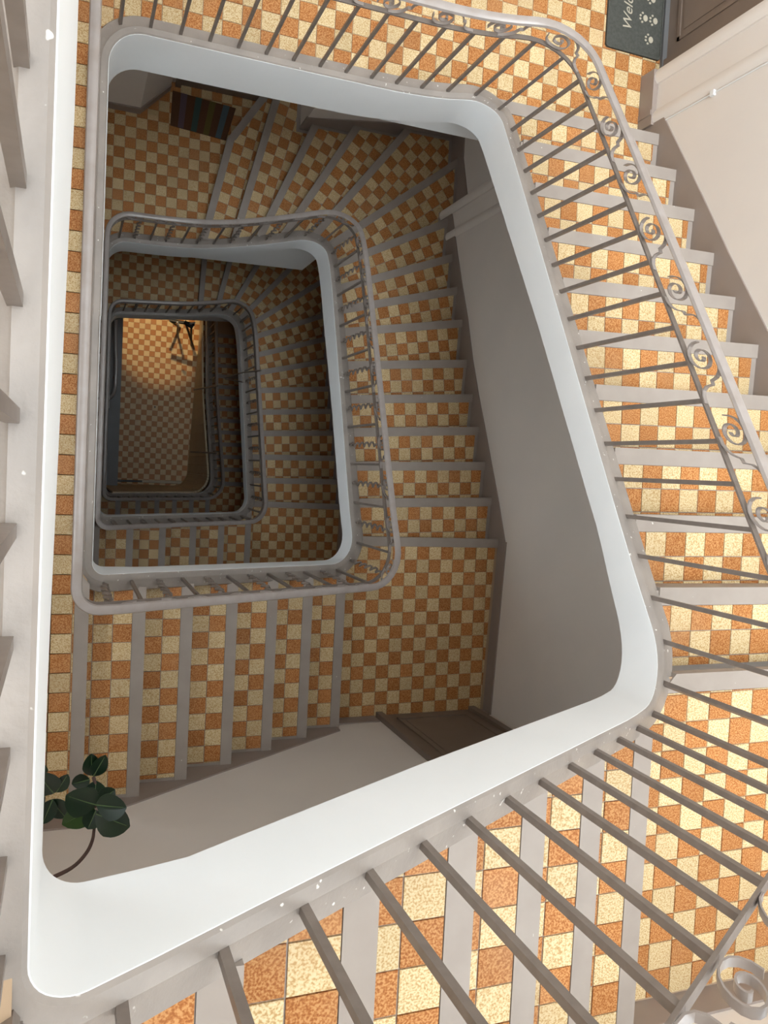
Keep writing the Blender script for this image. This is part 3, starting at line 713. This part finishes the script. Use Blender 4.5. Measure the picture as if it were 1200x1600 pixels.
# ------------------------------------------------------------------ skirtings that follow the stairs
def skirt_right(ring_lines, h_low, h_up, y_end, up=1.0, low=3.0, y0=-25.2):
    n = len(ring_lines); rise = (h_low - h_up) / (n + 1); prof = []
    for k, l in enumerate(ring_lines):
        a, b = Vector(l[0]), Vector(l[1]); t = (b - a) / (b.x - a.x); yw = a.y + t.y * (32.5 - a.x)
        if yw > y0: prof.append((yw, h_low - rise * (k + 1)))
    prof.append((y_end, h_up))
    sl = (prof[-1][1] - prof[0][1]) / (prof[-1][0] - prof[0][0])
    if prof[0][0] > y0 + 1: prof.insert(0, (y0, min(h_low, prof[0][1] - sl * (prof[0][0] - y0))))
    mb = MB(); rg = []
    for y, h in prof:
        rg.append([W(XR(y) - 0.10, y, h - up), W(XR(y) + 0.2, y, h - up), W(XR(y) + 0.2, y, h + low), W(XR(y) - 0.10, y, h + low)])
    mb.sweep(rg); return mb
struct('baseboard_right', skirt_right(L0, H1, HC0, 6.7, y0=-22.6), M_SKIRT)
struct('baseboard_right', skirt_right(L1, H2, HC1, 4.95), M_SKIRT)
struct('baseboard_right', skirt_right(L2, H3, HC2, 4.35), M_SKIRT)
def skirt_front(Xs, h_low, h_up, up=0.7, low=3.0):
    rise = (h_low - h_up) / len(Xs); mb = MB(); rg = []
    for k, x in enumerate(Xs):
        h = h_low - rise * (k + 1); rg.append([W(x, YB - .1, h - up), W(x, YB + .2, h - up), W(x, YB + .2, h + low), W(x, YB - .1, h + low)])
    mb.sweep(rg); return mb
struct('baseboard_front', skirt_front([17.68, 14.45, 11.34, 8.39, 5.40, 2.53, -0.40], HC0, H0), M_SKIRT)
struct('baseboard_front', skirt_front([18.65, 15.70, 12.80, 9.85, 6.90, 4.10, 1.14], HC1, H1), M_SKIRT)
struct('baseboard_front', skirt_front([20.2, 16.75, 13.35, 9.9, 6.45, 3.1, 1.95], HC2, H2), M_SKIRT)
def board(name, x0, x1, y0, y1, h, up=1.2):
    mb = MB(); mb.box(x0, x1, y0, y1, h - up, h + 0.05); return struct(name, mb, M_SKIRT)
for hh, xf, yf in ((HC0, 17.68, 6.7), (HC1, 18.65, 4.95), (HC2, 20.2, 4.35)):
    mb = MB(); mb.prism([(XR(yf) - .1, yf), (XR(yf) + .2, yf), (XR(YB) + .2, YB), (XR(YB) - .1, YB)], hh - 1.2, hh + .05); struct('baseboard_right', mb, M_SKIRT)
    if hh != HC1: board('baseboard_front', xf, XR(YB), YB - .1, YB + .2, hh)
board('baseboard_front', 18.65, 22.2, YB - .1, YB + .2, HC1); board('baseboard_front', 30.6, XR(YB), YB - .1, YB + .2, HC1)
board('baseboard_front', -12, 1.14, YB - .1, YB + .2, H1); board('baseboard_front', -12, -0.4, YB - .1, YB + .2, H0)
# second floor down: along the blunt corner and behind the winders
mb = MB(); mb.prism([(-12, -33.15), (5.47, -33.15), (8.2, -35.95), (8.25, -35.75), (5.5, -32.95), (-12, -32.95)], H2 - 1.2, H2 + .05); struct('baseboard_back', mb, M_SKIRT)
mb = MB()
rr = (H2 - HC1) / 16
mb.sweep([[W(x, -33.2, h - 1.1), W(x, -33.4, h - 1.1), W(x, -33.4, h + 3.4), W(x, -33.2, h + 3.4)] for x, h in ((20.3, H2 - 3 * rr), (24.9, H2 - 4 * rr), (29.6, H2 - 5 * rr), (34.5, H2 - 6 * rr))])
struct('baseboard_back', mb, M_SKIRT)
mb = MB(); mb.sweep([[W(34.5, y, h - 1.1), W(34.7, y, h - 1.1), W(34.7, y, h + 3.4), W(34.5, y, h + 3.4)] for y, h in ((-33.2, H2 - 6 * rr), (-30.4, H2 - 6 * rr), (-25.3, H2 - 7 * rr))]); struct('baseboard_right', mb, M_SKIRT)

# pier at the start of the flank wall: two rounded beads over the whole height, plinths at every landing
def pier(htop, hbot):
    mb = MB(); x = XR(-25.3)
    for yc in (-25.0, -22.55):
        w = 0.42
        prof = [(yc - w, x + .1), (yc - w, x - .16), (yc - w * .5, x - .30), (yc, x - .34), (yc + w * .5, x - .30), (yc + w, x - .16), (yc + w, x + .1)]
        mb.sweep([[W(px, py, htop) for py, px in prof], [W(px, py, hbot) for py, px in prof]])
    return mb
struct('trim_1', pier(TOPW, H1 - 1.2), M_WALL, smooth=True)
struct('trim_2', pier(H1 + 2.2, H2 - 10), M_WALL, smooth=True)
mb = MB(); mb.box(XR(-25.3) - .40, XR(-25.3) + .2, -25.45, -22.1, H1 - 1.25, H1 + 0.05); mb.box(XR(-25.3) - .46, XR(-25.3), -23.0, -22.7, H1 - 1.2, H1); struct('baseboard_right', mb, M_SKIRT)
mb = MB(); mb.tube([W(XR(-22) - .06, -22.0, H1 - 1.6), W(XR(-22) - .06, -22.0, 10)], 0.035 * S, 6); cb = part('cable', mb, M_WHITE); tag(cb, 'thin white cable running up the cream wall beside the rounded pier', 'cable')
mb = MB(); mb.box(XR(-22) - .16, XR(-22) + .05, -22.15, -21.85, H1 - 6.4, H1 - 6.1); part('cable_clip', mb, M_WHITE, cb)

# ------------------------------------------------------------------ doors
def panel_door(name, P0, along, out, width, height, h, panels=2):
    """P0: plan point of one bottom corner; along/out plan unit vectors"""
    def B(mb, u0, u1, o0, o1, v0, v1):
        a, o = Vector(along), Vector(out)
        q = [Vector(P0) + a * u + o * w for u, w in ((u0, o0), (u1, o0), (u1, o1), (u0, o1))]
        mb.prism([tuple(p) for p in q], h - v1, h - v0)
    mb = MB(); B(mb, 0.55, width - 0.55, 0.0, 0.18, 0.12, height); d_ = struct(name, mb, M_DOOR)
    mb = MB()
    B(mb, 0, 0.5, 0, 0.42, 0, height + .5); B(mb, width - .5, width, 0, 0.42, 0, height + .5); B(mb, .5, width - .5, 0, 0.42, height + .05, height + .5)
    part('door_frame', mb, M_DOOR, d_)
    pw = width - 1.1 - 1.4
    for i in range(panels):
        v0 = 1.2 + i * (height - 1.6) / panels; v1 = v0 + (height - 1.6) / panels - 0.9; u0, u1 = 1.25, width - 1.25
        mb = MB()
        for (a0, a1, b0, b1) in ((u0, u1, v0, v0 + .22), (u0, u1, v1 - .22, v1), (u0, u0 + .22, v0, v1), (u1 - .22, u1, v0, v1)): B(mb, a0, a1, .18, .27, b0, b1)
        B(mb, u0 + .5, u1 - .5, .18, .235, v0 + .5, v1 - .5)
        part('door_panel', mb, M_DOOR, d_)
    mb = MB(); B(mb, width - 1.15, width - .85, .18, .60, 9.6, 9.9); part('handle', mb, M_RAIL, d_)
    return d_
panel_door('door_1', (22.3, YB), (1, 0), (0, -1), 8.3, 20.5, HC1)
panel_door('door_2', (8.7, -36.6), (1, 0), (0, 1), 9.6, 20.5, H2)
panel_door('door_3', (34.6, -36.0), (0, 1), (-1, 0), 9.8, 21.0, H1)
mb = MB(); mb.box(34.1, 34.6, -33.3, -25.4, H1 - 0.25, H1 + .05); struct('trim_3', mb, M_DARKGREY)

# ------------------------------------------------------------------ mats
M_MATG = mat('dark green grey coir', (0.056, 0.059, 0.051), 0.95, (0.082, 0.085, 0.074), 60, 0.7, bump=0.6, bump_scale=300)
M_MATP = mat('beige printed pile', (0.46, 0.42, 0.33), 0.95, (0.36, 0.33, 0.26), 200, 0.6)
x0, x1, y0, y1 = 29.93, 34.03, -33.0, -26.66
mat1 = thing('doormat', 'dark green grey welcome mat with beige script and paw prints on the upper landing', 'doormat', W(32, -29.8, H1))
mb = MB(); rp = rounded([(x0, y0), (x1, y0), (x1, y1), (x0, y1)], [.2] * 4, arc=4); mb.prism(rp, H1 - .12, H1 - .01); part('mat_base', mb, M_MATG, mat1)
mb = MB()
for a, b in zip(rp, rp[1:] + rp[:1]):
    cx, cy = (x0 + x1) / 2, (y0 + y1) / 2
    q = lambda p: (p[0] + (cx - p[0]) * .045, p[1] + (cy - p[1]) * .03)
    mb.prism([a, b, q(b), q(a)], H1 - .16, H1 - .1)
part('mat_border', mb, M_MATG, mat1)
def lettering(txt, size, loc, rot, m, parent, shear=0.3):
    c = bpy.data.curves.new('lettering', 'FONT'); c.body = txt; c.size = size; c.extrude = 0.0006; c.shear = shear; c.materials.append(m)
    tmp = bpy.data.objects.new('lettering_curve', c); col.objects.link(tmp); dg = bpy.context.evaluated_depsgraph_get()
    me = bpy.data.meshes.new_from_object(tmp.evaluated_get(dg)); bpy.data.objects.remove(tmp); bpy.data.curves.remove(c)
    me.materials.clear(); me.materials.append(m); o = bpy.data.objects.new('lettering', me); col.objects.link(o); o.parent = parent
    o.location = loc - org(parent); o.rotation_euler = (0, 0, rot); return o
lettering('Welcome', 0.092, W(31.7, -27.9, H1 - .135), math.radians(90), M_MATP, mat1)
def disc(mb, cx, cy, rx, ry, h, n=10): mb.prism([(cx + rx * math.cos(t * 2 * math.pi / n), cy + ry * math.sin(t * 2 * math.pi / n)) for t in range(n)], h - .03, h + .01)
for cx, cy in ((33.1, -27.75), (33.35, -28.95), (32.6, -28.95), (33.1, -30.2), (32.6, -31.3), (33.4, -31.5)):
    mb = MB(); hh = H1 - .125; disc(mb, cx + .10, cy, .17, .20, hh)
    for a, bb in ((-.13, -.27), (-.28, -.10), (-.28, .10), (-.13, .27)): disc(mb, cx + a, cy + bb, .08, .065, hh, 8)
    part('paw_print', mb, M_MATP, mat1)
M_MATB = mat('dark brown woven mat', (0.085, 0.035, 0.015), 0.95, (0.11, 0.05, 0.02), 90, 0.6, bump=0.4, bump_scale=250)
stripe_cols = [('purple stripe', (0.11, 0.07, 0.085)), ('teal stripe', (0.045, 0.075, 0.065)), ('olive stripe', (0.11, 0.085, 0.02)), ('blue stripe', (0.075, 0.105, 0.12))]
mat2 = thing('doormat', 'dark brown doormat with purple, teal, olive and blue stripes before a recessed door', 'doormat', W(11, -34, H2))
quad_m = [(8.35, -32.45), (13.75, -32.02), (14.6, -35.3), (8.45, -35.75)]
mb = MB(); mb.prism(quad_m, H2 - .12, H2 - .005); part('mat_base', mb, M_MATB, mat2)
for (nm, c), t in zip(stripe_cols, (0.13, 0.36, 0.58, 0.80)):
    e = lambda t, k: tuple(Vector(quad_m[0 if k == 0 else 3]).lerp(Vector(quad_m[1 if k == 0 else 2]), t))
    mb = MB(); mb.prism([e(t, 0), e(t + .10, 0), e(t + .10, 1), e(t, 1)], H2 - .14, H2 - .1)
    o = part('stripe', mb, mat(nm, c, 0.95, bump=0.3, bump_scale=200), mat2); o['label'] = nm

# ------------------------------------------------------------------ rubber plant
M_LEAF = mat('glossy dark green leaf', (0.006, 0.020, 0.010), 0.28, (0.011, 0.030, 0.011), 14, 0.6)
M_LEAFY = mat('lighter green leaf', (0.022, 0.060, 0.007), 0.3, (0.014, 0.036, 0.007), 14, 0.5)
M_RIB = mat('pale leaf midrib', (0.10, 0.16, 0.06), 0.4)
M_STEM = mat('brown woody stem', (0.085, 0.045, 0.035), 0.7, (0.05, 0.03, 0.025), 50, 0.6)
M_POT = mat('terracotta pot', (0.42, 0.18, 0.09), 0.8, (0.36, 0.15, 0.08), 12, 0.6)
M_SOIL = mat('dark potting soil', (0.03, 0.02, 0.015), 1.0, bump=0.8, bump_scale=120)
plant = thing('rubber_plant', 'rubber plant with glossy dark oval leaves on a bent brown stem', 'plant', W(-5.0, 15.0, H1))
mb = MB()
prof = [(0.0, 0.0), (1.1, 0.0), (1.5, 2.6), (1.65, 2.6), (1.65, 3.1), (1.4, 3.1), (1.35, 2.7), (0.0, 2.7)]
mb.sweep([[W(-5 + r_ * math.cos(a * math.pi / 10), 15 + r_ * math.sin(a * math.pi / 10), H1 - v) for r_, v in prof] for a in range(21)], closed_ends=False)
part('pot', mb, M_POT, plant, smooth=True)
mb = MB(); disc(mb, -5, 15, 1.34, 1.34, H1 - 2.72, 16); part('soil', mb, M_SOIL, plant)
def smooth_path(P, k=5):
    P = [Vector(p) for p in P]; out = []
    for i in range(len(P) - 1):
        p0, p1, p2, p3 = P[max(i - 1, 0)], P[i], P[i + 1], P[min(i + 2, len(P) - 1)]
        for j in range(k):
            t = j / k; out.append(0.5 * ((2 * p1) + (p2 - p0) * t + (2 * p0 - 5 * p1 + 4 * p2 - p3) * t * t + (3 * p1 - p0 - 3 * p2 + p3) * t ** 3))
    return out + [P[-1]]
def unproj(u, v, h):                                       # plan point seen along a sight line at a given depth
    dx, dy = u - 600, v - 800
    dn = dx * EN[0] + dy * EN[1] + FPX * EN[2]; k = h / dn
    return ((dx * EX[0] + dy * EX[1] + FPX * EX[2]) * k, (dx * EY[0] + dy * EY[1] + FPX * EY[2]) * k)
stem_pts = [(-5, 15, H1 - 2.6), (-4.9, 15.2, 38), (-4.4, 15.4, 33), (-3.4, 15.3, 29.5)] + [(*unproj(u, v, h), h) for u, v, h in ((30, 1400, 28.0), (70, 1377, 28.2), (112, 1356, 28.9), (134, 1334, 29.8), (144, 1314, 30.6), (147, 1296, 31.4), (150, 1272, 32.0))]
mb = MB(); sp = smooth_path(stem_pts); mb.tube([W(*p) for p in sp], [0.085 * S - 0.0006 * S * i for i in range(len(sp))], 8); part('stem', mb, M_STEM, plant, smooth=True)
stem2 = [(-4.6, 15.3, 35), (-3.6, 14.9, 33), (-2.4, 14.0, 32.3), (-1.2, 13.1, 32.0), (-0.55, 12.4, 32.2)]
mb = MB(); sp2 = smooth_path(stem2); mb.tube([W(*p) for p in sp2], 0.11 * S, 7); part('stem', mb, M_STEM, plant, smooth=True)
def leaf(base, tip, width, h0, h1, m, curl=0.25):
    """oval leaf from base to tip (plan points in tiles with depths), cupped along its midrib"""
    b, t = Vector((*base, h0)), Vector((*tip, h1)); ax = t - b; L = ax.length; axn = ax.normalized()
    side = Vector((-axn.y, axn.x, 0)).normalized(); mb = MB(); rows = []
    nL, nW = 10, 4
    for i in range(nL + 1):
        s = i / nL; w = width * (math.sin(math.pi * min(1, s * 0.985 + .012)) ** 0.62) * (1 - .18 * s) * (1.05 if s < .5 else 1.0)
        row = []
        for j in range(-nW, nW + 1):
            q = j / nW; p = b + ax * s + side * (q * w)
            p.z += -abs(q) * curl * w * 0.9 + 0.35 * curl * L * (s - .5) ** 2
            row.append(W(p.x, p.y, p.z))
        rows.append(row)
    n = 2 * nW + 1; vs = [p for r in rows for p in r]; thick = Vector((0, 0, -0.0015)); nn = len(vs)
    fs = []
    for i in range(nL):
        for j in range(n - 1): a = i * n + j; fs += [[a, a + 1, a + n + 1, a + n], [nn + a + n, nn + a + n + 1, nn + a + 1, nn + a]]
    edge = [j for j in range(n)] + [i * n + n - 1 for i in range(1, nL + 1)] + [nL * n + j for j in range(n - 2, -1, -1)] + [i * n for i in range(nL - 1, 0, -1)]
    for a, c in zip(edge, edge[1:] + edge[:1]): fs.append([a, c, nn + c, nn + a])
    mb.add(vs + [v + thick for v in vs], fs); o = part('leaf', mb, m, plant, smooth=True)
    mb = MB(); mb.tube([rows[i][nW] + Vector((0, 0, .0012)) for i in range(nL)], [0.0022 - 0.00016 * i for i in range(nL)], 5); part('midrib', mb, M_RIB, o)
LV = [((150, 1258), (103, 1243), 21, 31.0, 30.6, 0), ((151, 1258), (198, 1262), 18, 30.9, 30.3, 0), ((150, 1272), (203, 1292), 21, 31.2, 30.8, 0), ((147, 1262), (97, 1289), 16, 31.6, 31.6, 1),
      ((150, 1266), (137, 1296), 13, 31.4, 31.2, 0), ((148, 1252), (150, 1220), 15, 31.3, 32.0, 0), ((155, 1252), (180, 1234), 13, 31.3, 31.5, 0), ((143, 1212), (143, 1178), 11, 32.2, 31.6, 0), ((146, 1213), (165, 1180), 10, 32.0, 31.4, 0), ((140, 1218), (112, 1225), 11, 32.4, 32.6, 0),
      ((84, 1240), (58, 1208), 17, 32.0, 31.2, 0), ((88, 1238), (106, 1210), 9, 32.0, 31.6, 0), ((82, 1250), (66, 1288), 11, 32.2, 32.2, 0), ((80, 1250), (103, 1278), 12, 32.3, 32.4, 0), ((70, 1244), (40, 1262), 12, 32.1, 31.8, 0), ((62, 1215), (58, 1190), 11, 32.6, 32.2, 0), ((50, 1300), (58, 1285), 9, 31.6, 31.4, 0), ((60, 1290), (44, 1312), 9, 31.8, 31.6, 0)]
for b_, t_, w_, h0_, h1_, y_ in LV:
    leaf(unproj(*b_, h0_), unproj(*t_, h1_), w_ * 1.3 * h0_ / 1330, h0_, h1_, M_LEAFY if y_ else M_LEAF)
mb = MB(); j0 = unproj(148, 1262, 31.2); j1 = unproj(146, 1214, 32.1); mb.tube([W(*j0, 31.25), W((j0[0] + j1[0]) / 2 + .1, (j0[1] + j1[1]) / 2, 31.8), W(*j1, 32.1)], .07 * S, 6); part('stem', mb, M_STEM, plant, smooth=True)

# ------------------------------------------------------------------ ground floor
mb = MB()                                                    # panelling under the lowest stringer, with upright joints
pp = [p for p in rounded(offset_corners([(9.0, -30.0), (22.95, -30.0), (21.0, 4.3), (8.4, 4.4)], 0.25), [0.6, 0.6, 2.8, .6], closed=True, arc=8)]
i_tr = min(range(len(pp)), key=lambda i: (pp[i][0] - 22.9) ** 2 + (pp[i][1] + 29) ** 2)
path = rounded([(23.2, -33.0), (21.45, 4.6), (6.2, 4.75)], [0, 2.9, 0], closed=False, arc=10, step=1.4)
sp_o = tag(thing('spandrel', 'beige boarded panelling closing the underside of the lowest stairs at the ground floor', 'panelling', W(21, -8, HG)))
for i, (p, q) in enumerate(zip(path, path[1:])):
    t = Vector((q[0] - p[0], q[1] - p[1])); 
    if t.length < 1e-4: continue
    t.normalize(); o = Vector((t.y, -t.x)); g = 0.02; p2 = (p[0] + t.x * g, p[1] + t.y * g); q2 = (q[0] - t.x * g, q[1] - t.y * g)
    e = min(p2[1], q2[1]); hp = A3.cap(*p) + 1.2; hq = A3.cap(*q) + 1.2
    hp, hq = min(hp, HG - 1), min(hq, HG - 1)
    a = [W(p2[0], p2[1], hp), W(q2[0], q2[1], hq), W(q2[0] + o.x * .3, q2[1] + o.y * .3, hq), W(p2[0] + o.x * .3, p2[1] + o.y * .3, hp)]
    b = [W(p2[0], p2[1], HG), W(q2[0], q2[1], HG), W(q2[0] + o.x * .3, q2[1] + o.y * .3, HG), W(p2[0] + o.x * .3, p2[1] + o.y * .3, HG)]
    mb = MB(); mb.sweep([a, b]); part('board', mb, M_SPANDREL, sp_o)
# low grey wall and the curled handrail end on the left
mb = MB(); mb.box(4.0, 8.4, -30, 7, HG - 9.5, HG); cw = struct('wall_low', mb, M_DARKGREY)
rail_e = thing('handrail_end', 'grey handrail end curling down beside the low grey wall at ground level', 'handrail', W(7.4, -10, HG - 9.5))
pts = smooth_path([(*unproj(181, 500, 147), 147), (*unproj(181, 545, 147), 147), (*unproj(182, 565, 147), 147), (*unproj(181, 590, 147), 147), (*unproj(180, 606, 147.2), 147.2), (*unproj(176, 617, 147.8), 147.8), (*unproj(169, 624, 148.6), 148.6)])
mb = MB(); mb.tube([W(*p) for p in pts], 0.28 * S, 8); part('rail', mb, M_RAIL, rail_e, smooth=True)
mb = MB()
for yy in (-22, -14): mb.tube([W(pts[3].x, yy, 147), W(pts[3].x, yy, HG - 9.4)], 0.09 * S, 6)
part('bracket', mb, M_IRON, rail_e)
# floor drain
dx = unproj(250 - 8, 636, HG); mb = MB(); disc(mb, dx[0], dx[1], .16, .16, HG - .06, 10); dr = part('floor_drain', mb, mat('dark iron', (0.02, 0.02, 0.02), 0.5)); tag(dr, 'small dark round drain set in the ground floor tiles', 'drain')
# folded pushchair by the street door
M_BLACK = mat('black coated tube', (0.012, 0.012, 0.013), 0.4)
M_PALE = mat('pale metal tip', (0.6, 0.58, 0.54), 0.35)
push = thing('folding_trolley', 'black folding trolley frame with splayed legs by the street door at ground level', 'trolley', W(20.5, -26, HG))
def gp(u, v, h): return W(*unproj(u, v, h), h)
def feet(u0, v0, h0, u1, v1, h1, r, name, m=M_BLACK):
    mb = MB(); mb.tube([gp(u0, v0, h0), gp(u1, v1, h1)], r * S, 7); return part(name, mb, m, push)
feet(290, 505, 153, 303, 545, HG - .2, .22, 'leg'); feet(299, 510, 153, 299, 540, HG - .2, .2, 'leg'); feet(266, 501, 155, 281, 512, HG - .2, .2, 'leg'); feet(279, 502, 154, 277, 520, HG - .2, .18, 'leg')
feet(266, 501, 154, 304, 507, 153, .3, 'crossbar'); feet(288, 503, 152, 301, 512, 152, .35, 'crossbar')
feet(277, 503, 152.5, 280, 510, 153, .16, 'tip', M_PALE); feet(296, 506, 151.8, 305, 504, 151.8, .14, 'tip', M_PALE)
# stick lying by the panelling
pole = thing('pole', 'pale wooden pole with dark end lying at the foot of the panelling', 'pole', W(14, 4, HG))
mb = MB(); mb.tube([gp(222, 752, HG - .3), gp(284, 754, HG - .3)], .28 * S, 7); part('shaft', mb, mat('pale wood', (0.52, 0.46, 0.34), 0.6), pole)
mb = MB(); mb.tube([gp(181, 751, HG - .3), gp(224, 752, HG - .3)], .2 * S, 7); part('grip', mb, M_BLACK, pole)
mb = MB(); mb.tube([gp(179, 750.6, HG - .35), gp(182, 751, HG - .3)], .3 * S, 8); part('tip', mb, M_PALE, pole)
# tie wires
def wire(label, pts, r=0.05):
    mb = MB(); mb.tube([gp(*p) for p in pts], r * S, 5); o = part('tie_wire', mb, M_IRON); tag(o, label, 'wire'); return o
wire('thin tie wire from the lowest handrail towards the ground floor, the upper of two', [(340, 603, 136), (303, 609, 148)], .14)
wire('thin tie wire from the lowest handrail towards the ground floor, the lower of two', [(338, 708, 131), (298, 706, 146)], .14)
wire('thin wire from the third handrail loop slanting into the dark', [(408, 579, 97.5), (380, 582, 104), (352, 590, 116)], .10)
wire('short pale wire hooked on the third stringer loop', [(380, 597, 106), (352, 592, 116)], .09)
# added unseen lamp, stands in for warm daylight through the street door
lamp = thing('added_lamp', 'added warm lamp standing in for daylight from the street door', 'lamp', W(14.5, -35.5, HG - 21))
mb = MB(); mb.box(13.6, 15.4, -36.6, -36.1, HG - 22.2, HG - 19.8); part('back_plate', mb, M_IRON, lamp)
m_l = bpy.data.materials.new('added lamp glass'); m_l.use_nodes = True; bs = m_l.node_tree.nodes['Principled BSDF']; bs.inputs['Emission Color'].default_value = (1, .62, .28, 1); bs.inputs['Emission Strength'].default_value = 6
mb = MB(); mb.sweep([[W(14.5 + r_ * math.cos(a * math.pi / 6), -35.6 + r_ * math.sin(a * math.pi / 6), HG - 21 - v) for a in range(12)] for r_, v in ((.3, -.6), (.6, -.3), (.65, .2), (.4, .6))]); part('shade', mb, m_l, lamp, smooth=True)
ld = bpy.data.lights.new('added_spot', 'SPOT'); ld.energy = 150; ld.color = (1.0, 0.72, 0.40); ld.spot_size = math.radians(44); ld.spot_blend = 0.55; ld.shadow_soft_size = 0.03  # spot added to cast the warm pool on the floor
lo = bpy.data.objects.new('added_spot', ld); col.objects.link(lo); lo.location = W(14.5, -34.6, HG - 21)
tgt = W(15.5, -24.5, HG); lo.rotation_euler = (tgt - lo.location).to_track_quat('-Z', 'Y').to_euler()
